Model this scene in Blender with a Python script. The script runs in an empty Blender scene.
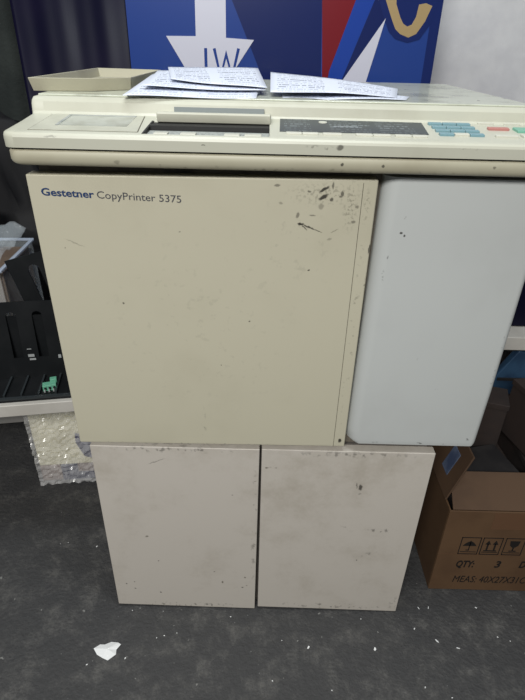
import bpy, bmesh, math, random
from mathutils import Vector, Matrix, noise
random.seed(7)
scn = bpy.context.scene
C = scn.collection

# ------------------------------------------------------------------ materials
def mat(name, col, rough=.5, col2=None, nscale=8, ndetail=4, lo=.4, hi=.65, bump=0, bscale=60,
        metal=0, rg0=.55, spec=.5, coat=0, trans=0, alpha=1, speck=None, speck_scale=90, speck_th=.72, ior=1.45):
    m = bpy.data.materials.new(name); m.use_nodes = True
    nt = m.node_tree; N = nt.nodes; L = nt.links
    b = N['Principled BSDF']
    b.inputs['Roughness'].default_value = rough
    b.inputs['Metallic'].default_value = metal
    b.inputs['Specular IOR Level'].default_value = spec
    b.inputs['Coat Weight'].default_value = coat
    b.inputs['Coat Roughness'].default_value = .12
    b.inputs['Transmission Weight'].default_value = trans
    b.inputs['Alpha'].default_value = alpha
    b.inputs['IOR'].default_value = ior
    tc = N.new('ShaderNodeTexCoord')
    def noi(scale, detail, rg=.55):
        n = N.new('ShaderNodeTexNoise'); n.inputs['Scale'].default_value = scale
        n.inputs['Detail'].default_value = detail; n.inputs['Roughness'].default_value = rg
        L.new(tc.outputs['Object'], n.inputs['Vector']); return n
    def mr(src, a, c):
        r = N.new('ShaderNodeMapRange'); r.inputs[1].default_value = a; r.inputs[2].default_value = c
        r.interpolation_type = 'SMOOTHSTEP'
        L.new(src, r.inputs[0]); return r.outputs[0]
    cur = None
    def mix(fac, A, B):
        x = N.new('ShaderNodeMix'); x.data_type = 'RGBA'
        L.new(fac, x.inputs[0])
        if isinstance(A, tuple): x.inputs[6].default_value = (*A, 1)
        else: L.new(A, x.inputs[6])
        x.inputs[7].default_value = (*B, 1)
        return x.outputs[2]
    if col2:
        cur = mix(mr(noi(nscale, ndetail, rg0).outputs[0], lo, hi), col, col2)
    if speck:
        cur = mix(mr(noi(speck_scale, 2).outputs[0], speck_th, speck_th+.03), cur if cur else col, speck)
    if cur: L.new(cur, b.inputs['Base Color'])
    else: b.inputs['Base Color'].default_value = (*col, 1)
    if bump:
        bp = N.new('ShaderNodeBump'); bp.inputs['Strength'].default_value = bump; bp.inputs['Distance'].default_value = .004
        L.new(noi(bscale, 5).outputs[0], bp.inputs['Height']); L.new(bp.outputs[0], b.inputs['Normal'])
    return m

M = {}
M['beige'] = mat('beige_plastic', (.485, .46, .355), .45, (.445, .42, .32), 5, 6, .45, .75, speck=(.2, .18, .13), speck_scale=45, speck_th=.79)
M['cover'] = mat('cream_cover_plastic', (.475, .475, .395), .4, (.42, .415, .335), 9, 6, .45, .8, speck=(.25, .23, .17), speck_scale=50, speck_th=.78)
M['lip'] = mat('tan_lip_plastic', (.38, .36, .27), .45, (.32, .295, .215), 9, 7, .45, .8, speck=(.1, .08, .06), speck_scale=60, speck_th=.75)
M['white'] = mat('white_door_plastic', (.475, .495, .485), .4, (.44, .455, .445), 6, 6, .45, .8, speck=(.2, .2, .2), speck_scale=60, speck_th=.79)
M['platen'] = mat('platen_plastic', (.50, .52, .43), .25, (.33, .34, .28), 14, 8, .52, .7, speck=(.12, .12, .1), speck_scale=38, speck_th=.70, coat=.3)
M['cab'] = mat('cabinet_panel', (.50, .465, .415), .55, (.38, .345, .29), 6, 12, .46, .80, rg0=.75, speck=(.18, .16, .13), speck_scale=34, speck_th=.76)
M['cabedge'] = mat('cabinet_side', (.10, .09, .08), .7)
M['body'] = mat('machine_body', (.16, .14, .11), .6, (.05, .045, .04), 12, 5)
M['black'] = mat('black_recess', (.012, .012, .012), .6)
M['ink'] = mat('black_ink', (.035, .032, .028), .7)
M['inkf'] = mat('faded_ink', (.22, .20, .16), .7)
M['tblue'] = mat('dark_blue_lettering', (.015, .04, .12), .5)
M['tgrey'] = mat('grey_lettering', (.07, .07, .08), .5)
M['groove'] = mat('groove_line', (.13, .12, .09), .7)
M['inner'] = mat('worn_inner_panel', (.46, .46, .38), .4, (.40, .40, .33), 30, 6, .4, .7)
M['window'] = mat('smoked_window', (.36, .38, .34), .25, (.27, .28, .24), 28, 7, .4, .7, coat=.2)
M['deck'] = mat('grey_key_deck', (.36, .38, .36), .4, (.25, .27, .26), 30, 5)
M['screen'] = mat('grey_lcd', (.17, .19, .19), .6, spec=.3)
M['display'] = mat('dark_display', (.07, .085, .095), .3, (.04, .05, .055), 30, 4, coat=.3)
M['dprint'] = mat('display_print', (.30, .33, .34), .5)
M['kwhite'] = mat('cream_key', (.52, .52, .45), .4)
M['kblue'] = mat('blue_key', (.16, .28, .32), .4)
M['kred'] = mat('red_key', (.42, .18, .16), .4)
M['kgreen'] = mat('green_key', (.16, .38, .29), .4)
M['paper'] = mat('paper', (.64, .68, .77), .7)
M['ptext'] = mat('print_ink', (.22, .23, .27), .8)
M['floor'] = mat('dark_floor', (.044, .044, .045), .75, (.15, .145, .135), 14, 15, .46, .78, rg0=.82, bump=.8, bscale=110, speck=(.20, .20, .19), speck_scale=75, speck_th=.72)
M['wall'] = mat('white_wall', (.60, .60, .61), .7, (.52, .52, .54), 9, 8, .4, .7, bump=.7, bscale=9)
M['pblue'] = mat('poster_blue', (.016, .045, .21), .22, coat=.2)
M['pnavy'] = mat('poster_navy', (.006, .014, .085), .22, coat=.2)
M['pbright'] = mat('poster_bright_blue', (.012, .045, .27), .22)
M['pdark2'] = mat('poster_deep_blue', (.008, .018, .10), .22)
M['pred'] = mat('poster_red', (.15, .006, .012), .25)
M['pwhite'] = mat('poster_white', (.52, .52, .60), .3)
M['ptan'] = mat('poster_tan', (.33, .235, .11), .4)
M['banner'] = mat('dark_banner', (.002, .0018, .012), .45, (.004, .003, .015), 6, 3, spec=.2)
M['cloth'] = mat('dark_cloth', (.012, .016, .015), .9, (.02, .025, .023), 10, 5, bump=.4, bscale=120)
M['bin'] = mat('black_bin_bag', (.006, .006, .007), .6, spec=.2)
M['shelfw'] = mat('white_shelf', (.50, .48, .44), .5, (.44, .42, .38), 10, 5)
M['metal'] = mat('shelf_post', (.35, .34, .32), .5)
M['blkpl'] = mat('black_plastic', (.005, .006, .007), .5, (.009, .010, .011), 12, 4, spec=.25)
M['rib'] = mat('grey_rib', (.022, .027, .03), .4)
M['gconn'] = mat('green_connector', (.12, .36, .24), .4)
M['silver'] = mat('silver_clip', (.5, .52, .52), .3, metal=.5)
M['brownbox'] = mat('brown_part', (.18, .13, .09), .7, (.13, .09, .065), 8, 4)
M['clear'] = mat('clear_plastic', (.6, .66, .70), .12, alpha=.15, bump=.6, bscale=25)
M['rim'] = mat('clear_rim', (.42, .48, .58), .2, alpha=.75)
M['card'] = mat('cardboard', (.108, .059, .028), .75, (.085, .045, .021), 9, 6, .4, .7)  # colour darkened to include the shade the box stands in
M['cardin'] = mat('cardboard_edge', (.20, .12, .07), .75, (.24, .14, .075), 60, 3)
M['carddark'] = mat('cardboard_flap', (.088, .050, .027), .75, (.068, .038, .021), 8, 6)
M['tape'] = mat('brown_tape', (.12, .062, .032), .3, coat=.4)
M['boxink'] = mat('box_print', (.006, .004, .003), .8)
M['bluelab'] = mat('blue_white_label', (.10, .13, .20), .6, (.05, .07, .13), 30, 4)
M['wrapin'] = mat('wrapped_foam', (.80, .76, .56), .6, (.62, .58, .40), 14, 5)
M['navy'] = mat('wrapped_navy', (.03, .035, .09), .5, (.08, .08, .14), 25, 4)
M['pink'] = mat('wrapped_brown', (.30, .23, .20), .6, (.2, .15, .14), 15, 4)
M['wrap'] = mat('cling_wrap', (.95, .95, .95), .16, alpha=.32, bump=.5, bscale=55, spec=1, coat=1)
M['lblue'] = mat('blue_sheet', (.03, .07, .13), .35, (.02, .045, .09), 14, 4)
M['dk1'] = mat('dark_brown_box', (.026, .017, .014), .7, (.016, .012, .011), 8, 4)
M['dk2'] = mat('dark_grey_part', (.012, .011, .012), .6, (.022, .02, .02), 12, 4)
M['scrap'] = mat('white_scrap', (.75, .76, .76), .8)

def stained(base, name, stains, plane='xz'):
    """copy a material and add dirt marks of a fixed shape: (a, b, ra, rb, angle, strength[, grain])"""
    m = M[base].copy(); m.name = name; nt = m.node_tree; N = nt.nodes; L = nt.links
    b = N['Principled BSDF']; tc = [n for n in N if n.type == 'TEX_COORD'][0]
    src = b.inputs['Base Color'].links[0].from_socket if b.inputs['Base Color'].links else None
    nz = N.new('ShaderNodeTexNoise'); nz.inputs['Scale'].default_value = 170; nz.inputs['Detail'].default_value = 3
    L.new(tc.outputs['Object'], nz.inputs['Vector'])
    sub = N.new('ShaderNodeVectorMath'); sub.operation = 'SUBTRACT'; sub.inputs[1].default_value = (.5, .5, .5)
    L.new(nz.outputs['Color'], sub.inputs[0])
    scl = N.new('ShaderNodeVectorMath'); scl.operation = 'SCALE'; scl.inputs['Scale'].default_value = .005
    L.new(sub.outputs[0], scl.inputs[0])
    add = N.new('ShaderNodeVectorMath'); add.operation = 'ADD'
    L.new(tc.outputs['Object'], add.inputs[0]); L.new(scl.outputs[0], add.inputs[1])
    grain = {}
    def gr(sc_, th):
        if (sc_, th) not in grain:
            g = N.new('ShaderNodeTexNoise'); g.inputs['Scale'].default_value = sc_; g.inputs['Detail'].default_value = 3
            L.new(tc.outputs['Object'], g.inputs['Vector'])
            r = N.new('ShaderNodeMapRange'); r.inputs[1].default_value = th; r.inputs[2].default_value = th+.08
            L.new(g.outputs[0], r.inputs[0]); grain[(sc_, th)] = r.outputs[0]
        return grain[(sc_, th)]
    acc = None
    for st in stains:
        a, c, ra, rb, ang, k = st[:6]
        mp = N.new('ShaderNodeMapping'); mp.vector_type = 'TEXTURE'
        if plane == 'xz':
            mp.inputs['Location'].default_value = (a, 0, c); mp.inputs['Rotation'].default_value = (0, -ang, 0)
            mp.inputs['Scale'].default_value = (ra, 1000, rb)
        L.new(add.outputs[0], mp.inputs['Vector'])
        ln = N.new('ShaderNodeVectorMath'); ln.operation = 'LENGTH'; L.new(mp.outputs[0], ln.inputs[0])
        r = N.new('ShaderNodeMapRange'); r.interpolation_type = 'SMOOTHSTEP'
        soft = .55 if len(st) == 6 else .2
        r.inputs[1].default_value = 1.15; r.inputs[2].default_value = soft; r.inputs[3].default_value = 0; r.inputs[4].default_value = k
        L.new(ln.outputs['Value'], r.inputs[0]); o = r.outputs[0]
        if len(st) > 6:
            mu = N.new('ShaderNodeMath'); mu.operation = 'MULTIPLY'; L.new(o, mu.inputs[0]); L.new(gr(*st[6]), mu.inputs[1]); o = mu.outputs[0]
        if acc is None: acc = o
        else:
            mx = N.new('ShaderNodeMath'); mx.operation = 'MAXIMUM'; L.new(acc, mx.inputs[0]); L.new(o, mx.inputs[1]); acc = mx.outputs[0]
    x = N.new('ShaderNodeMix'); x.data_type = 'RGBA'; L.new(acc, x.inputs[0]); L.new(src, x.inputs[6]); x.inputs[7].default_value = (.028, .025, .02, 1)
    L.new(x.outputs[2], b.inputs['Base Color'])
    return m
def printed(name, base, ink, rows, cell, th, cols=(), strength=.8):
    """surface with rows of tiny illegible print, laid out in the sheet's own UV"""
    m = mat(name, base, .7 if base[0] > .5 else .45); nt = m.node_tree; N = nt.nodes; L = nt.links; b = N['Principled BSDF']
    uv = N.new('ShaderNodeUVMap'); sep = N.new('ShaderNodeSeparateXYZ'); L.new(uv.outputs[0], sep.inputs[0])
    def M_(op, a, c=None):
        n = N.new('ShaderNodeMath'); n.operation = op
        for i, q in enumerate((a, c)):
            if q is None: continue
            if isinstance(q, (int, float)): n.inputs[i].default_value = q
            else: L.new(q, n.inputs[i])
        return n.outputs[0]
    vr = M_('MULTIPLY', sep.outputs[1], rows); row = M_('FLOOR', vr); fr = M_('FRACT', vr)
    inrow = M_('MULTIPLY', M_('GREATER_THAN', fr, .3), M_('LESS_THAN', fr, .72))
    cb = N.new('ShaderNodeCombineXYZ'); L.new(M_('MULTIPLY', sep.outputs[0], cell), cb.inputs[0]); L.new(M_('MULTIPLY', row, 7.31), cb.inputs[1])
    nz = N.new('ShaderNodeTexNoise'); nz.inputs['Scale'].default_value = 1; nz.inputs['Detail'].default_value = 1; L.new(cb.outputs[0], nz.inputs['Vector'])
    k = M_('MULTIPLY', inrow, M_('GREATER_THAN', nz.outputs[0], th))
    wn = N.new('ShaderNodeTexWhiteNoise'); wn.noise_dimensions = '1D'; L.new(row, wn.inputs['W'])
    k = M_('MULTIPLY', k, M_('ADD', M_('MULTIPLY', M_('GREATER_THAN', wn.outputs[0], .7), .5), .5))
    if cols:
        c = None
        for a, z in cols:
            q = M_('MULTIPLY', M_('GREATER_THAN', sep.outputs[0], a), M_('LESS_THAN', sep.outputs[0], z)); c = q if c is None else M_('MAXIMUM', c, q)
        k = M_('MULTIPLY', k, c)
    k = M_('MULTIPLY', k, strength)
    x = N.new('ShaderNodeMix'); x.data_type = 'RGBA'; L.new(k, x.inputs[0]); x.inputs[6].default_value = (*base, 1); x.inputs[7].default_value = (*ink, 1)
    L.new(x.outputs[2], b.inputs['Base Color']); return m

# ------------------------------------------------------------------ helpers
def link(name, bm, material, parent=None, bevel=0, segs=2, smooth=False):
    me = bpy.data.meshes.new(name); bmesh.ops.recalc_face_normals(bm, faces=bm.faces)
    bm.to_mesh(me); bm.free(); me.materials.append(material)
    o = bpy.data.objects.new(name, me); C.objects.link(o)
    if parent:
        o.parent = parent; o.matrix_parent_inverse = parent.matrix_basis.inverted()
    if bevel:
        md = o.modifiers.new('bevel', 'BEVEL'); md.width = bevel; md.segments = segs; md.limit_method = 'ANGLE'; md.angle_limit = math.radians(40)
    if smooth or bevel:
        for p in me.polygons: p.use_smooth = True
        if bevel:
            wn = o.modifiers.new('wn', 'WEIGHTED_NORMAL'); wn.keep_sharp = True
    return o
def tag(o, label, cat, group=None):
    o['label'] = label; o['category'] = cat
    if group: o['group'] = group
    return o
def thing(name, loc, label, cat, group=None, rz=0):
    o = bpy.data.objects.new(name, None); C.objects.link(o)
    o.location = loc; o.rotation_euler = (0, 0, rz); o.empty_display_size = .05
    return tag(o, label, cat, group)
def box(x0, x1, y0, y1, z0, z1, bm=None, mtx=None):
    bm = bm or bmesh.new()
    v = [bm.verts.new((x, y, z)) for x in (x0, x1) for y in (y0, y1) for z in (z0, z1)]
    for f in ((0,1,3,2),(4,6,7,5),(0,4,5,1),(2,3,7,6),(0,2,6,4),(1,5,7,3)): bm.faces.new([v[i] for i in f])
    if mtx: bmesh.ops.transform(bm, matrix=mtx, verts=v)
    return bm
def prism(pts, fn0, fn1, bm=None):
    """closed outline extruded: fn0/fn1 map a 2d point to the two end positions"""
    bm = bm or bmesh.new()
    a = [bm.verts.new(fn0(p)) for p in pts]; b = [bm.verts.new(fn1(p)) for p in pts]
    n = len(pts)
    bm.faces.new(a); bm.faces.new(b[::-1])
    for i in range(n): bm.faces.new([a[i], b[i], b[(i+1) % n], a[(i+1) % n]])
    return bm
def xz(pts, y0, y1, bm=None): return prism(pts, lambda p: (p[0], y0, p[1]), lambda p: (p[0], y1, p[1]), bm)
def yz(pts, x0, x1, bm=None): return prism(pts, lambda p: (x0, p[0], p[1]), lambda p: (x1, p[0], p[1]), bm)
def xy(pts, z0, z1, bm=None): return prism(pts, lambda p: (p[0], p[1], z0), lambda p: (p[0], p[1], z1), bm)
def text(name, body, x0, x1, z, cap, y, material, parent, bold=0, shear=0, slope=0):
    cu = bpy.data.curves.new(name, 'FONT'); cu.body = body; cu.size = 1; cu.offset = bold; cu.extrude = .01; cu.shear = shear
    cu.resolution_u = 3
    t = bpy.data.objects.new('tmp', cu); C.objects.link(t)
    dg = bpy.context.evaluated_depsgraph_get(); dg.update()
    me = bpy.data.meshes.new_from_object(t.evaluated_get(dg))
    bpy.data.objects.remove(t); me.name = name
    xs = [v.co.x for v in me.vertices]; w = max(xs)-min(xs); mn = min(xs)
    sx = (x1-x0)/w; sz = cap/.70
    for v in me.vertices:
        X = (v.co.x-mn)*sx; v.co = (x0+X, y - .0002 + v.co.z*.02, z+v.co.y*sz+X*slope)
    me.materials.append(material)
    o = bpy.data.objects.new(name, me); C.objects.link(o); 
    o.parent = parent; o.matrix_parent_inverse = parent.matrix_basis.inverted()
    return o
def blob_pts(cx, cz, rx, rz, ang=0, n=9, jit=.35):
    r = []
    for i in range(n):
        a = 2*math.pi*i/n; k = 1+random.uniform(-jit, jit)
        px, pz = rx*k*math.cos(a), rz*k*math.sin(a)
        r.append((cx+px*math.cos(ang)-pz*math.sin(ang), cz+px*math.sin(ang)+pz*math.cos(ang)))
    return r
def struct(o): o['kind'] = 'structure'; return o

# ------------------------------------------------------------------ setting
struct(link('floor', box(-2.2, 2.2, -.9, 1.85, -.05, 0), M['floor']))
struct(link('wall_back', box(-2.2, 2.2, 1.75, 1.85, 0, 2.6), M['wall']))

# ------------------------------------------------------------------ lower cabinet
cb = thing('machine_cabinet', (0, .98, 0), 'off-white two-door cabinet standing on the floor under the copy printer', 'cabinet')
link('body', box(-.298, .303, .739, 1.24, .004, .465), M['cabedge'], cb)
link('foot_strip', box(-.29, .295, .745, 1.235, 0, .006), M['black'], cb)
d1 = link('door', xz([(-.305, .007), (-.003, .002), (-.0005, .4635), (-.304, .4635)], .717, .737), M['cab'], cb, .0015)
d2 = link('door', xz([(.0035, .008), (.311, .003), (.314, .4635), (.0032, .4635)], .718, .738), M['cab'], cb, .0015)
d1['label'] = 'left off-white door of the cabinet'; d2['label'] = 'right off-white door with small dark scuffs'
d2.data.materials[0] = stained('cab', 'cabinet_door_scuffed', [
    (.1895, .377, .0042, .0085, .15, .85), (.182, .381, .0012, .008, .2, .6), (.19, .360, .003, .002, 0, .4),
    (.24, .262, .034, .007, .05, .6, (120, .56)), (.175, .265, .02, .012, 0, .5, (140, .60)), (.17, .018, .16, .012, 0, .6, (110, .56)),
    (.17, .456, .15, .008, 0, .5, (90, .58)), (.22, .19, .03, .006, .3, .4, (130, .58)), (.205, .172, .0018, .0015, 0, .8), (.30, .03, .012, .03, 0, .5, (110, .55))])
d1.data.materials[0] = stained('cab', 'cabinet_door_dirty', [
    (-.15, .458, .15, .008, 0, .6, (100, .55)), (-.15, .012, .15, .010, 0, .6, (110, .57)), (-.187, .430, .02, .0011, .42, .45),
    (-.28, .078, .0022, .0018, 0, .9), (-.262, .085, .0018, .0015, 0, .9), (-.262, .063, .0022, .0018, 0, .8), (-.208, .052, .002, .002, 0, .9),
    (-.205, .155, .0018, .0016, 0, .9), (-.03, .075, .0024, .002, 0, .9), (-.05, .35, .0016, .0014, 0, .8), (-.008, .25, .006, .20, 0, .45, (90, .57)), (-.09, .125, .002, .0016, 0, .7)])

# ------------------------------------------------------------------ copy printer
cp = thing('copy_printer', (.03, .98, .465), 'large cream floor-standing copy printer with control panel on top of the cabinet', 'copier')
link('body', box(-.312, .378, .742, 1.265, .466, .946), M['body'], cp)
# cream front door: outline with a folded right edge strip
d = link('front_door', xz([(-.322, .9315), (.149, .9355), (.149, .4755), (-.3195, .4705)], .717, .741), M['beige'], cp, .002)
d['label'] = 'cream front door with lettering and ink smudges'
link('edge_groove', xz([(.1288, .931), (.1296, .931), (.1296, .4755), (.1288, .4755)], .7166, .7175), M['groove'], d)
text('bold_lettering', 'Gestetner', -.3045, -.2335, .9045, .0098, .7168, M['tblue'], d, bold=.022, slope=-.03)
text('lettering', 'CopyPrinter 5375', -.2295, -.1155, .9022, .0098, .7168, M['tgrey'], d, slope=-.03)
g1 = (230, .52); g2 = (120, .58)
d.data.materials[0] = stained('beige', 'front_door_smudged', [
    (.0775, .9215, .0082, .0026, .55, .95), (.077, .9110, .0080, .0032, .55, .95), (.075, .899, .005, .0045, .4, .4),
    (.089, .9265, .0016, .0060, 0, .7), (.0885, .908, .0030, .0030, .3, .8), (.102, .916, .0020, .0048, .1, .75), (.100, .912, .0030, .0016, .2, .7),
    (.0575, .9185, .0030, .0018, -.4, .7), (.0555, .909, .0035, .0040, 0, .4, g1), (.014, .9255, .0045, .0020, .1, .6), (.064, .886, .0050, .0012, 0, .55),
    (.0435, .886, .0026, .0050, -.3, .6), (.020, .902, .003, .002, 0, .4), (.0485, .8735, .0052, .0019, .0, .97), (.060, .8695, .0110, .0014, -.36, .9), (.073, .8645, .0080, .0011, -.42, .8),
    (.0535, .8690, .0065, .0010, -.75, .75), (.064, .806, .0018, .0014, .3, .95), (.121, .878, .0036, .0022, .2, .6), (.124, .899, .0030, .0020, .3, .55),
    (.096, .865, .0060, .0010, .6, .45), (.09, .853, .004, .002, .5, .35), (.137, .9, .006, .03, 0, .35, g1), (.138, .70, .006, .22, 0, .35, (150, .60)), (.08, .915, .06, .018, 0, .30, g1),
    (.115, .9, .012, .04, 0, .4, g1), (.14, .489, .0035, .0050, 0, .95), (.1475, .84, .0016, .008, 0, .8), (.1475, .78, .0014, .02, 0, .5, g1),
    (-.212, .745, .0018, .0015, 0, .85), (-.066, .64, .0014, .0012, 0, .8), (-.022, .72, .0016, .0014, 0, .8), (-.285, .83, .0012, .001, 0, .7),
    (-.27, .838, .016, .0010, -.4, .3), (-.12, .858, .002, .0015, 0, .5), (-.1, .52, .01, .04, 0, .35, g2), (-.08, .4735, .24, .0035, 0, .8, g2), (.03, .83, .09, .10, 0, .12, (90, .62)), (-.10, .7, .2, .2, 0, .09, (90, .62))])

# white door: rounded left side
def wprof(x0, x1, r=.022, r2=.010):
    p = [(x0, .744)]
    for i in range(9):
        a = math.pi - i/8*math.pi/2
        p.append((x0+r+r*math.cos(a), .717+r-r*math.sin(a)))
    for i in range(7):
        a = math.pi/2 - i/6*math.pi/2
        p.append((x1-r2+r2*math.cos(a), .717+r2-r2*math.sin(a)))
    p.append((x1, .744)); return p
bm = bmesh.new()
levels = []
def ring(z, x0, x1, r, r2, y_in=0):
    return [bm.verts.new((x, y+y_in, z)) for x, y in wprof(x0, x1, r, r2)]
rings = [ring(.4822, .168, .374, .008, .007, .002), ring(.4832, .1665, .3765, .009, .008, .0004), ring(.4875, .158, .3785, .016, .009), ring(.4925, .1515, .3795, .021, .010), ring(.51, .1515, .3800, .022, .010), ring(.60, .1525, .3825, .022, .010),
         ring(.90, .157, .385, .022, .010), ring(.9395, .158, .385, .022, .010)]
for a, b in zip(rings, rings[1:]):
    n = len(a)
    for i in range(n): bm.faces.new([a[i], a[(i+1) % n], b[(i+1) % n], b[i]])
bm.faces.new(rings[0][::-1]); bm.faces.new(rings[-1])
wd = link('side_door', bm, M['white'], cp, smooth=True)
md = wd.modifiers.new('e', 'EDGE_SPLIT'); md.split_angle = math.radians(42)
wd['label'] = 'cool white door with rounded edges'
wd.data.materials[0] = stained('white', 'side_door_scuffed', [
    (.1895, .864, .0028, .0016, .2, .9), (.1945, .861, .0016, .0020, .2, .9), (.192, .886, .004, .003, .5, .4, g1), (.176, .828, .0012, .003, 0, .5), (.1735, .80, .003, .012, 0, .4, g1),
    (.376, .62, .004, .14, 0, .6, (160, .60)), (.27, .4875, .10, .0022, 0, .75, g2), (.25, .66, .012, .005, .2, .4, g2), (.29, .60, .01, .006, .2, .3, g2), (.363, .50, .010, .006, 0, .6, g2)])

# lip tray below the cover
def outline(x0, x1, y0, y1, r):
    p = []
    for i in range(7):
        a = math.pi+i/6*math.pi/2; p.append((x0+r+r*math.cos(a), y0+r+r*math.sin(a)))
    return p+[(x1, y0), (x1, y1), (x0, y1)]
def stack(levels):
    bm = bmesh.new(); R = [[bm.verts.new((x, y, z)) for x, y in outline(*o)] for z, o in levels]
    for a, b in zip(R, R[1:]):
        n = len(a)
        for i in range(n): bm.faces.new([a[i], a[(i+1) % n], b[(i+1) % n], b[i]])
    bm.faces.new(R[0][::-1]); bm.faces.new(R[-1]); return bm
XL = -.3285
lip = link('lip', stack([(.9475, (XL+.008, .385, .698, .745, .010)), (.9485, (XL+.005, .385, .6945, .745, .012)), (.951, (XL+.002, .385, .6915, .745, .013)), (.955, (XL, .385, .690, .745, .014)),
                   (.9650, (XL, .385, .690, .745, .014)), (.9667, (XL+.0012, .385, .6912, .745, .013)), (.9670, (XL+.0025, .385, .6925, .745, .012))]), M['lip'], cp, smooth=True)
md = lip.modifiers.new('e', 'EDGE_SPLIT'); md.split_angle = math.radians(50)
link('rear_skirt', box(-.325, .38, .745, 1.275, .9445, .9735), M['body'], cp)
link('shadow_gap', box(-.320, .383, .697, .745, .9671, .9700), M['black'], cp)

# cream cover with sunken key deck
PZ = lambda y: .988+(y-.695)*.0857
front = [(.690, .9695), (.6895, .982), (.6905, .985), (.693, .9873), (.698, PZ(.698))]
riser = [(.801, PZ(.80)), (.804, 1.000), (.806, 1.012), (.8085, 1.0155), (.813, 1.018), (1.275, 1.018), (1.28, 1.013), (1.28, .9695)]
bm = bmesh.new()
full = front+[(.75, PZ(.75))]+riser
mid = front+[(.7005, .9805), (.772, .9855), (.774, PZ(.774))]+riser
def section(pr, x): return [bm.verts.new((x, y, z)) for y, z in pr]
yz(full, -.316, -.158, bm); yz(mid, -.158, .002, bm); yz(full, .002, .385, bm)
# rounded left end
endp = [(-.332, 1), (-.3345, .985), (-.336, .93)]
cov = link('top_cover', bm, M['cover'], cp)
def shrink(pr, k, kr):
    out = []
    for y, z in pr:
        if y < .76:
            d = PZ(.698)-z; y2 = y+k; z2 = z if z < .980 else min(z, PZ(y2)-d*.6)-k*.12
        elif y < 1.2: y2, z2 = y, z-kr
        else: y2, z2 = y-kr, z-(kr if z > 1 else 0)
        out.append((y2, z2))
    return out
bm = bmesh.new(); prev = None; RR = .0165
for i in range(9):
    a = i/8*math.pi/2; x = -.316-RR*math.sin(a); k = RR*(1-math.cos(a))*.9; kr = .004*max(0, (i-4)/4)**2
    cur = [bm.verts.new((x, y, z)) for y, z in shrink(full, k, kr)]
    if prev:
        for q in range(len(full)): bm.faces.new([prev[q], prev[(q+1) % len(full)], cur[(q+1) % len(full)], cur[q]])
    else: bm.faces.new(cur[::-1])
    prev = cur
bm.faces.new(prev)
ec = link('end_cap', bm, M['cover'], cp, smooth=True)
md = ec.modifiers.new('e', 'EDGE_SPLIT'); md.split_angle = math.radians(35)
# worn platen lid on top
link('platen_lid', box(-.328, .380, .822, 1.272, 1.0175, 1.0205), M['platen'], cp, .002)

def on_panel(pts, h, material, name, parent, depth=.002, bevel=0):
    bm = prism(pts, lambda p: (p[0], p[1], PZ(p[1])-depth), lambda p: (p[0], p[1], PZ(p[1])+h))
    return link(name, bm, material, parent, bevel)
# left framed window
bz = on_panel([(-.302, .704), (-.302, .795), (-.172, .796), (-.163, .704)], .0002, M['groove'], 'window_frame', cp)
on_panel([(-.3008, .7055), (-.3008, .794), (-.173, .795), (-.1645, .7055)], .0006, M['inner'], 'inner_panel', bz)
on_panel([(-.276, .730), (-.276, .791), (-.183, .793), (-.183, .730)], .0009, M['window'], 'window_pane', bz)
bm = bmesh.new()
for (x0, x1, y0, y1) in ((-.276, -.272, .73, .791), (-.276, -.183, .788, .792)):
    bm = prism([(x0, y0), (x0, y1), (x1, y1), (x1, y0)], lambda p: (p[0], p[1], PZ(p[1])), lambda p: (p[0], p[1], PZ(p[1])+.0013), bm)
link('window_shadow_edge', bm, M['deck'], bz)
# sunken deck & hood
DZ = lambda y: .9805+(y-.7005)*.07
dk = link('key_deck', prism([(-.1575, .7015), (-.1575, .739), (.0015, .739), (.0015, .7015)], lambda p: (p[0], p[1], DZ(p[1])-.001), lambda p: (p[0], p[1], DZ(p[1])+.0035)), M['deck'], cp)
link('slot_shade_block', box(-.1578, .0018, .742, .773, .983, .9925), M['black'], cp)  # solid black block, painted stand-in for the shade under the hood
link('side_wall', yz([(.7015, .984), (.7015, PZ(.7015)), (.772, PZ(.772)), (.772, .984)], -.1580, -.1555), M['black'], cp)
for x0, x1 in ((-.146, -.128), (-.112, -.092), (-.056, -.036), (-.030, -.008)):
    link('deck_key', box(x0, x1, .712, .727, .984, .9875), M['kwhite'], cp, .0008)
pm = printed('deck_print', (.34, .36, .34), (.12, .12, .11), 6, 60, .52); dk.data.materials[0] = pm
def planar_uv(o, x0, x1, y0, y1):
    uv = o.data.uv_layers.new(name='UVMap')
    for l in o.data.loops:
        c = o.data.vertices[l.vertex_index].co; uv.data[l.index].uv = ((c.x-x0)/(x1-x0), (c.y-y0)/(y1-y0))
planar_uv(dk, -.1575, .0015, .7015, .739)
hood = link('slot_hood', yz([(.764, .9995), (.7635, 1.0050), (.765, 1.0066), (.802, 1.0030), (.808, 1.0030), (.808, .998), (.772, .992), (.766, .994)], -.150, .003), M['cover'], cp, .0015, 2)
sc_ = link('status_screen', yz([(.8005, 1.0032), (.8022, 1.0090), (.8075, 1.0090), (.8075, 1.0032)], -.132, -.006), M['screen'], cp)
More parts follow.
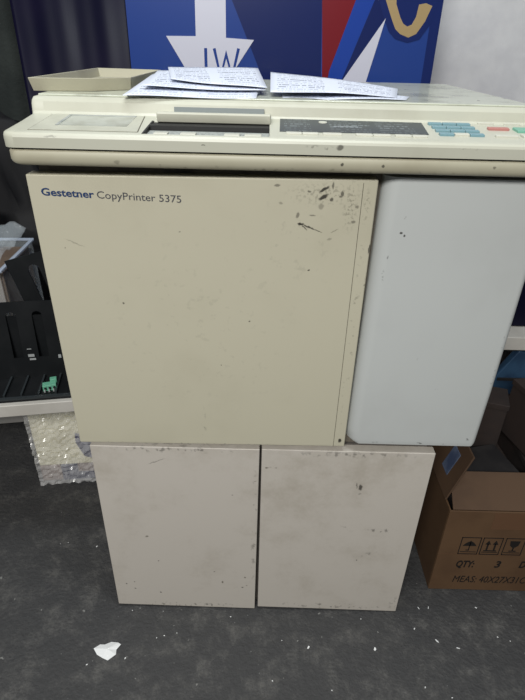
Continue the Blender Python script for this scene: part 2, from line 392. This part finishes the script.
# display strip
dp = on_panel([(.015, .727), (.0165, .800), (.214, .797), (.208, .729)], .0008, M['display'], 'display_strip', cp)
planar_uv(dp, .015, .214, .727, .80)
dp.data.materials[0] = printed('display_printed', (.045, .055, .06), (.20, .23, .24), 6, 55, .50, ((.03, .21), (.34, .62), (.66, .9)), .7)
bm = bmesh.new()
for q in ((.088, .121, .760, .7615),):
    prism([(q[0], q[2]), (q[0], q[3]), (q[1], q[3]), (q[1], q[2])], lambda p: (p[0], p[1], PZ(p[1])+.0005), lambda p: (p[0], p[1], PZ(p[1])+.0012), bm)
link('display_outline', bm, M['dprint'], dp)
bm = prism([(.075+.006*math.cos(a*.5236), .782+.006*math.sin(a*.5236)) for a in range(12)], lambda p: (p[0], p[1], PZ(p[1])), lambda p: (p[0], p[1], PZ(p[1])+.0016))
link('display_badge', bm, M['kwhite'], dp)
def key(x0, x1, y0, y1, m, name='key', h=.003):
    o = on_panel([(x0, y0), (x0, y1), (x1, y1), (x1, y0)], h, M[m], name, cp)
    md = o.modifiers.new('b', 'BEVEL'); md.width = .0008; md.segments = 2
    return o
for x0, x1 in ((.023, .043), (.044, .064), (.070, .094), (.112, .133), (.134, .156), (.162, .182), (.184, .203)):
    key(x0, x1, .7125, .7205, 'kwhite', 'function_key', .0022)
for r, y in enumerate((.7245, .7445, .764, .7845)):
    for c in range(3):
        x = .2215+c*.0195
        key(x, x+.0185, y, y+.0085, 'kwhite' if (r == 0 and c == 1) else 'kblue', 'numeric_key')
for x0, x1 in ((.251, .272), (.293, .315), (.330, .352), (.36, .378)):
    key(x0, x1, .796, .8, 'kwhite', 'mode_key')
key(.297, .325, .763, .772, 'kred', 'stop_key'); key(.332, .366, .752, .773, 'kgreen', 'start_key')
key(.293, .322, .722, .729, 'kwhite', 'clear_key'); key(.328, .352, .722, .735, 'kwhite', 'clear_key')
cov.data.materials[0] = stained('cover', 'top_cover_smudged', [
    (.055, .9795, .009, .0026, 0, .45, (200, .48)), (.090, .979, .0055, .0035, .2, .7), (-.08, .9775, .0025, .0010, 0, .7), (.080, .9775, .012, .0020, 0, .5, g1), (-.27, .984, .008, .0010, 0, .4), (.25, .981, .02, .002, 0, .3, g1)])
lip.data.materials[0] = stained('lip', 'lip_smudged', [
    (.094, .959, .0022, .0020, 0, .85), (.146, .958, .0022, .0020, 0, .8), (-.19, .955, .004, .003, 0, .35), (.286, .96, .002, .002, 0, .6), (.03, .950, .30, .004, 0, .45, g2), (-.12, .953, .05, .004, 0, .35, g2)])

# ------------------------------------------------------------------ exit tray on the lid
tr = thing('document_tray', (-.22, 1.0, 1.0205), 'shallow cream plastic tray on the left end of the platen lid', 'tray')
out = [(-.350, .850), (-.262, .868), (-.214, .912), (-.214, 1.17), (-.345, 1.19)]
def offp(pts, d):
    cx = sum(p[0] for p in pts)/len(pts); cy = sum(p[1] for p in pts)/len(pts)
    return [(cx+(x-cx)*(1-d/ .12), cy+(y-cy)*(1-d/.17)) for x, y in pts]
bm = bmesh.new()
lo = offp(out, .006); inn = offp(out, .005); inlo = offp(out, .012)
zs = [(lo, 1.0207), (out, 1.0385), (inn, 1.0385), (inlo, 1.0235)]
R_ = [[bm.verts.new((x, y, z)) for x, y in p] for p, z in zs]
for a, b in zip(R_, R_[1:]):
    for i in range(5): bm.faces.new([a[i], a[(i+1) % 5], b[(i+1) % 5], b[i]])
bm.faces.new(R_[0][::-1]); bm.faces.new(R_[-1])
link('pan', bm, M['lip'], tr, .0008)
# ------------------------------------------------------------------ printed papers
def sheet(c, lift, label, group, seed, lines=7):
    """c: four corners (x,y,z) FL FR BR BL; bowed sheet of paper with lines of print"""
    rnd = random.Random(seed); n = 12
    FL, FR, BR, BL = [Vector(p) for p in c]
    def P(u, v, h=0):
        p = (FL*(1-u)+FR*u)*(1-v)+(BL*(1-u)+BR*u)*v
        return p+Vector((0, 0, lift*math.sin(math.pi*u)*(.4+.6*v)+.0015*math.sin(5*u+seed)*(1-v*.5)+h))
    bm = bmesh.new(); g = [[bm.verts.new(P(i/n, j/n)) for i in range(n+1)] for j in range(n+1)]
    for j in range(n):
        for i in range(n): bm.faces.new([g[j][i], g[j][i+1], g[j+1][i+1], g[j+1][i]])
    o = link('paper_sheet', bm, M['paper'], None, smooth=True)
    md = o.modifiers.new('s', 'SOLIDIFY'); md.thickness = .0004; md.offset = -1
    tag(o, label, 'paper', group)
    uv = o.data.uv_layers.new(name='UVMap'); me = o.data
    for l in me.loops: 
        q = l.vertex_index; uv.data[l.index].uv = ((q % (n+1))/n, (q//(n+1))/n)
    me.materials[0] = PM
    return o
PM = printed('printed_paper', (.64, .68, .78), (.08, .09, .14), 10, 60, .47, ((.05, .43), (.54, .95)), .7)
G = 'printed sheets on top of the copy printer'
sheet([(-.202, .800, 1.0215), (-.018, .826, 1.0215), (-.012, 1.03, 1.038), (-.203, 1.03, 1.0375)], .0005, 'lowest printed white sheet of the left pile, under two other sheets', G, 1)
sheet([(-.182, .845, 1.0315), (-.005, .870, 1.0275), (-.020, 1.10, 1.0430), (-.203, 1.08, 1.0410)], .001, 'middle printed white sheet of the left pile with its corner curled up', G, 2)
sheet([(-.150, .90, 1.0385), (-.003, .872, 1.0300), (-.022, 1.12, 1.0470), (-.195, 1.14, 1.0450)], .0015, 'topmost printed white sheet of the left pile below the arrow', G, 3)
sheet([(.020, .832, 1.0212), (.200, .846, 1.0212), (.218, .905, 1.0216), (.02, 1.00, 1.0260)], .0005, 'lower printed white sheet at right, its right corner pointing along the lid', G, 4)
sheet([(.002, .850, 1.0290), (.190, .865, 1.0240), (.215, .98, 1.0285), (.002, 1.06, 1.0450)], .001, 'upper printed white sheet at right, leaning on the left pile', G, 5)

# ------------------------------------------------------------------ poster board behind
Y = 1.5
pb = thing('poster_board', (.03, Y, 0), 'glossy blue poster board with white arrow and red stripe behind the copy printer', 'poster')
link('board', box(-.349, .409, Y, Y+.012, 0, 1.40), M['pblue'], pb)
def pos(name, pts, m, k=1, parent=None):
    return link(name, xz(pts, Y-.0005*k, Y+.001), M[m], parent or pb)
pos('navy_band', [(-.168, 1.40), (.10, 1.40), (.121, 1.18), (.137, .90), (.05, .88), (-.012, 1.0), (-.094, 1.175)], 'pnavy')
pos('red_stripe', [(.10, 1.40), (.29, 1.40), (.201, 1.181), (.150, 1.03), (.137, .93), (.134, 1.01), (.121, 1.179)], 'pred')
pos('bright_stripe', [(.29, 1.40), (.34, 1.40), (.246, 1.182), (.215, 1.10), (.18, 1.0), (.165, .9), (.145, .9), (.150, 1.03), (.201, 1.181)], 'pbright')
pos('deep_stripe', [(.34, 1.40), (.36, 1.40), (.290, 1.182), (.277, 1.146), (.18, 1.002), (.246, 1.182)], 'pnavy', 1.5)
pos('white_triangle', [(.277, 1.146), (.262, 1.08), (.244, 1.003), (.225, .90), (.12, .90), (.18, 1.002)], 'pwhite', 3)
pos('edge_stripe', [(.385, 1.40), (.409, 1.40), (.409, .88), (.385, .88)], 'pdark2', 1)
pos('arrow', [(-.18, 1.40), (-.108, 1.40), (-.109, 1.097), (-.04, 1.094), (-.072, 1.050), (-.118, .985), (-.185, .985), (-.256, 1.098), (-.183, 1.099)], 'pwhite', 3)
def pen(pts, w):
    """stroke of constant width through the points, mitred"""
    P = [Vector(p) for p in pts]; up_, dn_ = [], []
    for i, p in enumerate(P):
        a = (P[i]-P[i-1]).normalized() if i else (P[1]-P[0]).normalized()
        b = (P[i+1]-P[i]).normalized() if i < len(P)-1 else a
        na, nb = Vector((-a.y, a.x)), Vector((-b.y, b.x)); nn = (na+nb).normalized(); k = min(w/max(.3, nn.dot(na)), w*2.6)
        up_.append(p+nn*k); dn_.append(p-nn*k)
    return [tuple(q) for q in up_+dn_[::-1]]
pos('letter_I', [(-.1635, 1.01), (-.1635, 1.074), (-.156, 1.074), (-.156, 1.01)], 'pblue', 4)
pos('letter_W', pen([(-.1385, 1.074), (-.1235, 1.012), (-.109, 1.062), (-.0945, 1.012), (-.078, 1.075)], .0036), 'pblue', 4)
hk = [(.268, 1.205), (.272, 1.182), (.292, 1.143), (.303, 1.124), (.316, 1.114), (.337, 1.107), (.355, 1.115), (.372, 1.141), (.384, 1.173), (.368, 1.178), (.352, 1.175), (.349, 1.150), (.341, 1.134), (.331, 1.130), (.320, 1.136), (.311, 1.149), (.298, 1.175), (.294, 1.21), (.281, 1.22)]
pos('hook_outline', [(.260, 1.22), (.256, 1.182), (.270, 1.15), (.288, 1.118), (.305, 1.104), (.337, 1.096), (.365, 1.104), (.386, 1.135), (.400, 1.19), (.397, 1.23)], 'pdark2', 2.4)
pos('tan_hook', hk, 'ptan', 3)
# dark banner at left
bm = bmesh.new(); n = 40
for s in (0, 1):
    pass
cols = []
for i in range(n+1):
    x = -.640+i/n*.287
    y = 1.53+.0035*math.sin(i*.33)+.001*math.sin(i*.9+1)
    cols.append((bm.verts.new((x, y, 0)), bm.verts.new((x, y+.004, 1.40))))
for a, b in zip(cols, cols[1:]): bm.faces.new([a[0], b[0], b[1], a[1]])
o = link('dark_banner', bm, M['banner'], smooth=True)
md = o.modifiers.new('s', 'SOLIDIFY'); md.thickness = .004
tag(o, 'glossy dark navy banner sheet standing left of the blue poster board', 'banner')

# dark cloth hanging at far left
bm = bmesh.new(); cols = []
for i in range(61):
    x = -1.25+i/60*.605
    col = []
    for j in range(12):
        z = .775+j/11*.85
        col.append(bm.verts.new((x-.03*(1-j/11) + .006*math.sin(j*.9+i*.3), 1.62+.016*math.sin(i*.42+.2*j)+.005*math.sin(i*1.3), z+.01*math.sin(i*.4)*(j == 0))))
    cols.append(col)
for a, b in zip(cols, cols[1:]):
    for j in range(11): bm.faces.new([a[j], b[j], b[j+1], a[j+1]])
o = link('hanging_cloth', bm, M['cloth'], smooth=True)
md = o.modifiers.new('s', 'SOLIDIFY'); md.thickness = .006
tag(o, 'dark grey-green cloth hanging in folds at the far left edge', 'cloth')

# ------------------------------------------------------------------ left rack
RZ = math.radians(10.5)
lr = thing('shelf_rack', (-.355, .915, 0), 'low rack with a white shelf standing left of the copy printer', 'shelf', rz=RZ)
def child(name, bm, m, parent, **k):            # local coordinates of the parent
    o = link(name, bm, m, None, **k); o.parent = parent; return o
child('shelf_board', box(-.75, 0, 0, .40, .392, .421), M['shelfw'], lr, bevel=.002)
for x in (-.745, -.03):
    for y in (.02, .37): child('post', box(x, x+.022, y, y+.022, 0, .392), M['metal'], lr)
child('cross_rail', box(-.745, -.01, .375, .385, .10, .14), M['metal'], lr)

def rack_thing(name, loc, label, cat, rz=RZ, group=None): return thing(name, loc, label, cat, group, rz)
# black slotted organiser: base tray with ribs and an upright panel with slots
og = rack_thing('plastic_organiser', (-.43, .925, .421), 'black slotted plastic organiser lying on the white shelf', 'organiser')
child('base_plate', box(-.24, .055, -.012, .12, 0, .005), M['blkpl'], og)
def slotted(w0, w1, h, slots, r=.010, z0=0.0, s0=.05, s1=None, n=6):
    """upright plate with rounded slots, built as strips"""
    s1 = s1 or h-.022; bm = bmesh.new(); x = w0; t0, t1 = 0, .004
    for sx in slots:
        a, b = sx-r, sx+r
        box(x, a, t0, t1, z0, h, bm); 
        box(a, b, t0, t1, z0, s0, bm)
        pts = [(a, h), (a, s1-r)]+[(sx-r*math.cos(math.pi*i/n), s1-r+r*math.sin(math.pi*i/n)) for i in range(1, n)]+[(b, s1-r), (b, h)]
        xz(pts, t0, t1, bm); x = b
    box(x, w1, t0, t1, z0, h, bm); return bm
fp = child('slotted_panel', slotted(-.24, .055, .180, (-.205, -.150, -.095, -.042, .012), .0105), M['blkpl'], og)
fp.location = (0, .075, .004); fp.rotation_euler = (math.radians(-6), 0, 0)
for k in range(8):
    r = child('rib', box(-.225+k*.035, -.221+k*.035, 0, .075, .005, .011), M['rib'], og)
    r.rotation_euler = (0, 0, 0)
child('dark_slot_backing', box(-.24, .055, .094, .098, .005, .150), M['blkpl'], og)  # black sheet added so the slots show dark behind them
child('front_ledge', box(-.24, .055, -.012, -.006, .005, .010), M['rib'], og)
# second piece behind
og2 = rack_thing('slotted_bracket', (-.487, 1.055, .421), 'taller black slotted bracket standing behind the organiser next to the copy printer', 'bracket')
b2 = child('slotted_panel', slotted(-.005, .10, .262, (.045,), .012, s0=.14), M['blkpl'], og2)
b2.rotation_euler = (math.radians(-3), math.radians(-14), 0)
child('foot', box(-.01, .10, 0, .04, 0, .004), M['blkpl'], og2)
# green connector
gc = thing('terminal_connector', (-.462, .942, .426), 'small green terminal connector on the base of the black organiser', 'connector', rz=.35)
child('housing', box(-.014, .014, -.008, .008, 0, .014), M['gconn'], gc, bevel=.001)
child('housing', box(.002, .016, .006, .018, 0, .019), M['gconn'], gc, bevel=.001)
for k in range(3): child('screw', box(-.011+k*.009, -.006+k*.009, -.0088, -.007, .004, .010), M['blkpl'], gc)
for k in range(3): child('pin', box(-.012+k*.009, -.009+k*.009, -.016, -.008, .002, .005), M['silver'], gc)
for a, b_, c, e in ((-.075, -.062, .052, .058), (-.073, -.060, .044, .048), (-.012, -.006, .045, .053), (-.075, -.066, .070, .0715)):
    child('silver_label', box(a, b_, -.0012, .001, c, e), M['silver'], fp)

# clear plastic crate with brown content
cr = thing('clear_crate', (-.705, 1.04, .421), 'clear plastic crate standing on the white shelf behind the black organiser', 'crate', rz=.06)
W0, W1, D0, D1, H_ = -.15, .135, 0, .215, .228
child('front_wall', box(W0, W1, D0, D0+.002, .003, H_), M['clear'], cr)
child('back_wall', box(W0, W1, D1-.002, D1, .003, H_), M['clear'], cr)
child('side_wall', box(W0, W0+.002, D0+.002, D1-.002, .003, H_), M['clear'], cr)
child('side_wall', box(W1-.002, W1, D0+.002, D1-.002, .003, H_), M['clear'], cr)
child('base', box(W0, W1, D0, D1, 0, .003), M['clear'], cr)
bm = bmesh.new()
box(W0-.004, W1+.004, D0-.006, D0+.003, H_, H_+.006, bm); box(W0-.004, W1+.004, D1-.003, D1+.006, H_, H_+.006, bm)
box(W0-.006, W0+.003, D0, D1, H_, H_+.006, bm); box(W1-.003, W1+.006, D0, D1, H_, H_+.006, bm)
child('rim', bm, M['rim'], cr, bevel=.0015)
bxx = thing('brown_carton', (-.705, 1.04, .4245), 'dull brown carton inside the clear crate', 'box', rz=.06)
child('shell', box(-.10, .130, .03, .20, 0, .215), M['brownbox'], bxx, bevel=.002)
child('flap', box(-.10, .125, .027, .03, .12, .207), M['brownbox'], bxx)
# clear lid tilted on the crate
ld = thing('crumpled_film', (-.705, 1.045, .656), 'crumpled clear plastic film lying on top of the crate', 'film', rz=.06)
bm = bmesh.new(); n = 24; g = []
for j in range(n+1):
    row = []
    for i in range(n+1):
        x, y = -.150+.285*i/n, .19*j/n
        h = .022*noise.noise(Vector((x*14, y*14, 3)))+.010*noise.noise(Vector((x*45, y*45, 7)))
        row.append(bm.verts.new((x, y, max(0, h+.012+.02*(j/n)))))
    g.append(row)
for j in range(n):
    for i in range(n): bm.faces.new([g[j][i], g[j][i+1], g[j+1][i+1], g[j+1][i]])
o = child('film', bm, M['clear'], ld, smooth=True); md = o.modifiers.new('s', 'SOLIDIFY'); md.thickness = .0008
# white sheet and black bag further back
bm = bmesh.new()
f = [bm.verts.new(p) for p in ((-.84, 1.20, .715), (-.650, 1.19, .700), (-.665, 1.27, .73), (-.84, 1.28, .75))]; bm.faces.new(f)
o = link('folded_sheet', bm, M['paper']); md = o.modifiers.new('s', 'SOLIDIFY'); md.thickness = .003
tag(o, 'white folded sheet poking out at the left edge above the clear lid', 'paper')
def lump(name, c, r, m, seed, label, cat, amp=.35, sc=3.0, flat=0):
    bm = bmesh.new(); bmesh.ops.create_icosphere(bm, subdivisions=4, radius=1)
    for v in bm.verts:
        k = 1+amp*noise.noise(v.co*sc*.5+Vector((seed, 0, 0)))+amp*.35*noise.noise(v.co*sc*1.8+Vector((0, seed, 0)))
        v.co = Vector((v.co.x*r[0]*k, v.co.y*r[1]*k, max(v.co.z*r[2]*k, -r[2]*.8)+r[2]*.8))
    bmesh.ops.translate(bm, verts=bm.verts, vec=Vector(c))
    o = link(name, bm, m, smooth=True); return tag(o, label, cat)
lump('bin_bag', (-.74, 1.40, 0), (.26, .065, .50), M['bin'], 3, 'crumpled black plastic bag stuffed behind the clear crate', 'bag')

# wrapped package under the left shelf
pk = thing('wrapped_package', (-.49, 1.10, 0), 'flat beige package in clear cling wrap standing on the floor under the white shelf', 'package', rz=.13)
w0, w1 = -.125, .10
child('foam_slab', box(w0+.003, w1, .003, .045, .06, .33), M['wrapin'], pk, bevel=.004)
child('brown_end', box(w0+.003, -.065, .003, .045, .004, .06), M['pink'], pk, bevel=.003)
child('brown_middle', box(-.020, w1, .003, .045, .032, .06), M['pink'], pk)
child('navy_block', xz([(-.065, .004), (w1, .004), (w1, .032), (-.02, .032), (-.02, .06), (-.065, .06)], .003, .045), M['navy'], pk)
child('navy_block', xz([(.005, .09), (.06, .07), (.06, .15), (-.01, .17), (-.012, .14)], -.001, .004), M['navy'], pk)
bm = bmesh.new(); n = 46
def wr(u, v, s):
    x = w0-.002+(w1-w0+.004)*u; z = .001+.34*v
    return bm.verts.new((x, (-.003 if s == 0 else .049)+(s == 0)*(.006*noise.noise(Vector((x*30, z*75, 2)))+.009*noise.noise(Vector((x*70, z*130, 5)))-.005), z))
F = [[wr(i/n, j/n, 0) for i in range(n+1)] for j in range(n+1)]
B = [[wr(i/n, j/n, 1) for i in range(n+1)] for j in range(n+1)]
for j in range(n):
    for i in range(n):
        bm.faces.new([F[j][i], F[j][i+1], F[j+1][i+1], F[j+1][i]]); bm.faces.new([B[j][i+1], B[j][i], B[j+1][i], B[j+1][i+1]])
    bm.faces.new([F[j][0], F[j+1][0], B[j+1][0], B[j][0]]); bm.faces.new([F[j][n], B[j][n], B[j+1][n], F[j+1][n]])
    bm.faces.new([F[0][j], B[0][j], B[0][j+1], F[0][j+1]]); bm.faces.new([F[n][j], F[n][j+1], B[n][j+1], B[n][j]])
child('cling_wrap', bm, M['wrap'], pk)

# ------------------------------------------------------------------ cardboard box at right
cx = thing('cardboard_box', (.60, .93, 0), 'open brown cardboard box with printed care symbols on the floor at right', 'box')
X0, X1, Y0, Y1, Hb = .399, .799, .778, 1.088, .257
t = .004
bm = bmesh.new()
box(X0, X1, Y0, Y0+t, .001, Hb, bm); box(X0, X1, Y1-t, Y1, .001, Hb, bm)
box(X0, X0+t, Y0+t, Y1-t, .001, Hb, bm); box(X1-t, X1, Y0+t, Y1-t, .001, Hb, bm); box(X0+t, X1-t, Y0+t, Y1-t, .001, .006, bm)
wl = link('walls', bm, M['card'], cx, .0015)
def flap(a, b, dvec, L_, name, m='carddark'):
    a, b, dv = Vector(a), Vector(b), Vector(dvec).normalized()
    nrm = (b-a).cross(dv).normalized()*t; bm = bmesh.new(); ins = (b-a).normalized()*.006
    P = [a, b, b-ins+dv*L_, a+ins+dv*L_]
    q = [bm.verts.new(p) for p in P]+[bm.verts.new(p+nrm) for p in P]
    for f in ((0, 1, 2, 3), (7, 6, 5, 4), (0, 4, 5, 1), (1, 5, 6, 2), (2, 6, 7, 3), (3, 7, 4, 0)): bm.faces.new([q[i] for i in f])
    return link(name, bm, M[m], cx, .001)
flap((X0+.006, Y0+.003, Hb), (X1-.004, Y0+.003, Hb), (0, .80, .48), .082, 'flap')
flap((X1, Y1, Hb), (X0, Y1, Hb), (0, 1, -.6), .10, 'flap')
sf = flap((X0+.001, Y1-.006, Hb), (X0+.001, Y0+.030, Hb), (.30, 0, .9), .12, 'flap')
flap((X1-.001, Y0+.006, Hb), (X1-.001, Y1-.006, Hb), (.5, 0, .6), .13, 'flap')
link('address_label', prism([(.850, .290), (.885, .290), (.885, .345), (.850, .345)], lambda p: (X0+(p[1]-Hb)/3-.0045, p[0], p[1]), lambda p: (X0+(p[1]-Hb)/3-.0005, p[0], p[1])), M['bluelab'], sf)
link('tape_strip', box(.495, .600, Y0-.0003, Y0+.001, .205, Hb-.004), M['tape'], wl)
link('crease', box(X0, X1, Y0-.0004, Y0+.001, .1235, .1242), M['tape'], wl)
yb = Y0-.0004
text('box_lettering', 'QTY:', .446, .486, .082, .021, yb, M['boxink'], wl, bold=.03, shear=.15)
text('box_lettering', '3', .532, .545, .083, .021, yb, M['boxink'], wl, bold=.03, shear=.15)
text('box_lettering', 'D', .587, .602, .084, .021, yb, M['boxink'], wl, bold=.03, shear=.15)
text('box_lettering', 'MEAS: 40X27X31CM', .449, .632, .0295, .022, yb, M['boxink'], wl, bold=0, shear=.15)
def bar(x0, x1, z0, z1): box(x0, x1, yb-.0003, yb+.0006, z0, z1, bm)
for k, x in enumerate((.441, .488, .537)):
    bm = bmesh.new()
    z0, z1, w = .125, .179, .043; th = .0018
    bar(x, x+w, z0, z0+th); bar(x, x+w, z1-th, z1); bar(x, x+th, z0, z1); bar(x+w-th, x+w, z0, z1); bar(x+.004, x+w-.004, z0+.007, z0+.0085)
    c = x+w/2
    if k == 0:
        xz([(c-.015+.030*i/8, .152+.014*math.sin(math.pi*i/8)) for i in range(9)], yb-.0003, yb+.0006, bm)
        bar(c-.001, c+.001, .138, .168); bar(c-.006, c+.001, .137, .1395)
    elif k == 1:
        for s in (-.008, .008):
            bar(c+s-.0018, c+s+.0018, .140, .160); xz([(c+s-.006, .158), (c+s+.006, .158), (c+s, .170)], yb-.0003, yb+.0006, bm)
        bar(c-.014, c+.014, .136, .139)
    else:
        xz([(c-.011, .170), (c+.011, .170), (c+.009, .156), (c+.003, .150), (c-.003, .150), (c-.009, .156)], yb-.0003, yb+.0006, bm)
        bar(c-.0014, c+.0014, .139, .150); bar(c-.008, c+.008, .137, .1395)
    link('care_symbol', bm, M['boxink'], wl)

# contents of the box: dark cartons and grey trays stacked up
def carton(name, c, s, rot, m, label, cat, fl=True):
    o = thing(name, c, label, cat); o.rotation_euler = rot
    sx, sy, sz = s
    child('shell', box(-sx/2, sx/2, -sy/2, sy/2, 0, sz), M[m], o, bevel=.002)
    if fl:
        child('lid_edge', box(-sx/2-.002, sx/2+.002, -sy/2-.002, sy/2+.002, sz-.012, sz+.002), M[m], o, bevel=.001)
    return o
carton('dark_carton', (.502, .935, .008), (.175, .24, .235), (0, 0, .04), 'dk1', 'dark brown carton standing low in the cardboard box, nearest the copy printer', 'box')
carton('dark_carton', (.695, .935, .008), (.175, .26, .27), (0, 0, -.04), 'dk1', 'dark brown carton in the cardboard box at the right edge of the photo', 'box')
carton('dark_tray', (.505, .895, .246), (.12, .11, .035), (0, 0, .25), 'dk2', 'small dark tray lying on the carton in the cardboard box nearest the copy printer', 'tray')
carton('dark_carton', (.672, .99, .284), (.16, .11, .14), (.02, .03, .25), 'dk1', 'tilted dark brown carton on top of the pile in the cardboard box', 'box')
carton('dark_carton', (.515, 1.01, .245), (.11, .07, .15), (0, 0, -.3), 'dk1', 'small upright dark carton behind the tray in the cardboard box', 'box')

# right rack
rr = thing('shelf_rack', (.90, 1.22, 0), 'rack with a cream shelf edge standing behind the cardboard box at right', 'shelf')
child('shelf_board', box(-.30, .35, 0, .40, .393, .432), M['shelfw'], rr, bevel=.002)
child('lower_board', box(-.30, .35, .01, .40, .215, .235), M['dk1'], rr)
for x in (-.30, .33):
    for y in (.012, .37): child('post', box(x, x+.02, y, y+.02, 0, .393), M['dk2'], rr)
b = thing('blue_bundle', (.76, 1.30, .235), 'blue plastic bundle on the lower shelf of the right rack', 'bundle')
bm = bmesh.new()
for k in range(3): xz([(-.13+.05*k, 0), (-.02+.05*k, 0), (.01+.05*k, .13), (-.06+.05*k, .145), (-.10+.05*k, .07)], -.06+.03*k, -.035+.03*k, bm)
child('folded_sheets', bm, M['lblue'], b, bevel=.004)
child('strap', box(-.10, .08, -.064, .03, .05, .058), M['dk2'], b)
b = thing('dark_case', (.83, 1.38, .432), 'dark navy case on the cream shelf of the right rack', 'case')
child('body', box(-.20, .15, -.10, .12, 0, .30), M['banner'], b, bevel=.008)
child('lid', box(-.203, .153, -.103, .123, .22, .305), M['dk2'], b, bevel=.006)

# ------------------------------------------------------------------ debris on the floor
sc = [(-.333, .619), (-.322, .628), (-.312, .627), (-.300, .634), (-.285, .632), (-.279, .629), (-.286, .618), (-.284, .608), (-.298, .596), (-.310, .600), (-.323, .607)]
bm = bmesh.new(); vs = [bm.verts.new((x, y, .002+.003*random.random())) for x, y in sc]
cv = bm.verts.new((-.305, .616, .008))
for i in range(len(vs)): bm.faces.new([vs[i], vs[(i+1) % len(vs)], cv])
o = link('paper_scrap', bm, M['scrap']); md = o.modifiers.new('s', 'SOLIDIFY'); md.thickness = .0015
tag(o, 'torn white paper scrap on the dark floor in front of the left cabinet door', 'scrap')
sp = [(-.273, .706), (-.205, .706), (-.208, .646), (-.193, .651), (-.167, .657), (-.055, .697), (-.338, .587), (-.491, .878), (-.399, .873), (-.473, .882), (-.264, .602), (.056, .647), (.112, .634), (.231, .699), (.251, .634), (.344, .68), (.365, .729), (.387, .73), (.496, .733), (.386, .654), (.426, .64), (.337, .56), (.152, .55), (.036, .565), (.385, .542), (.543, .658), (.519, .666)]
for i, (x, y) in enumerate(sp):
    r = .0012*random.uniform(.6, 1.3) if i not in (12, 14) else .0032
    bm = bmesh.new(); L_ = random.uniform(1, 1.6) if i not in (16, 17, 19, 20) else 3.2
    p = [(a*L_, b) for a, b in blob_pts(0, 0, r, r*.75, 0, 7)]
    an = random.uniform(0, 3) if i not in (16,) else 1.9
    p = [(x+a*math.cos(an)-b*math.sin(an), y+a*math.sin(an)+b*math.cos(an)) for a, b in p]
    xy(p, .0002, .0016, bm)
    o = link('debris_speck', bm, M['scrap'])
    tag(o, 'tiny white speck of debris lying on the dark floor', 'debris', 'white specks on the floor')

# ------------------------------------------------------------------ lights
def area(name, loc, target, size, power, col=(1, 1, 1), sy=None):
    l = bpy.data.lights.new(name, 'AREA'); l.energy = power; l.color = col; l.size = size
    if sy: l.shape = 'RECTANGLE'; l.size_y = sy
    o = bpy.data.objects.new(name, l); C.objects.link(o); o.location = loc
    o.rotation_euler = (Vector(target)-Vector(loc)).to_track_quat('-Z', 'Y').to_euler()
    return o
area('ceiling_tube', (-.1, .55, 2.55), (0, .8, 0), 1.2, 24, (.93, .98, 1), .3)
area('room_lamp', (-.5, -1.5, 2.2), (0, .8, .7), 1.0, 68, (1, .985, .95), .4)
w = bpy.data.worlds.new('World'); scn.world = w; w.use_nodes = True
w.node_tree.nodes['Background'].inputs[0].default_value = (.9, .95, 1, 1)
w.node_tree.nodes['Background'].inputs[1].default_value = .13

# ------------------------------------------------------------------ camera
nad = Vector((240-262.5, 1245-350, 525)); up = -nad.normalized()
fw = Vector((0, 0, 1))-up*up.z; fw.normalize()
rt = fw.cross(up)
if rt.x < 0: rt = -rt
xa = Vector((rt.x, fw.x, up.x)); ya = -Vector((rt.y, fw.y, up.y)); za = -Vector((rt.z, fw.z, up.z))
m = Matrix((xa, ya, za)).transposed().to_4x4(); m.translation = Vector((0, 0, 1.09))
cam = bpy.data.cameras.new('camera'); co = bpy.data.objects.new('camera', cam); C.objects.link(co)
co.matrix_world = m; cam.sensor_fit = 'VERTICAL'; cam.sensor_height = 35; cam.lens = 26.25; cam.clip_start = .02
scn.camera = co
scn.view_settings.view_transform = 'Standard'; scn.view_settings.look = 'None'
scn.view_settings.gamma = 1; scn.view_settings.exposure = 0; scn.view_settings.use_curve_mapping = False
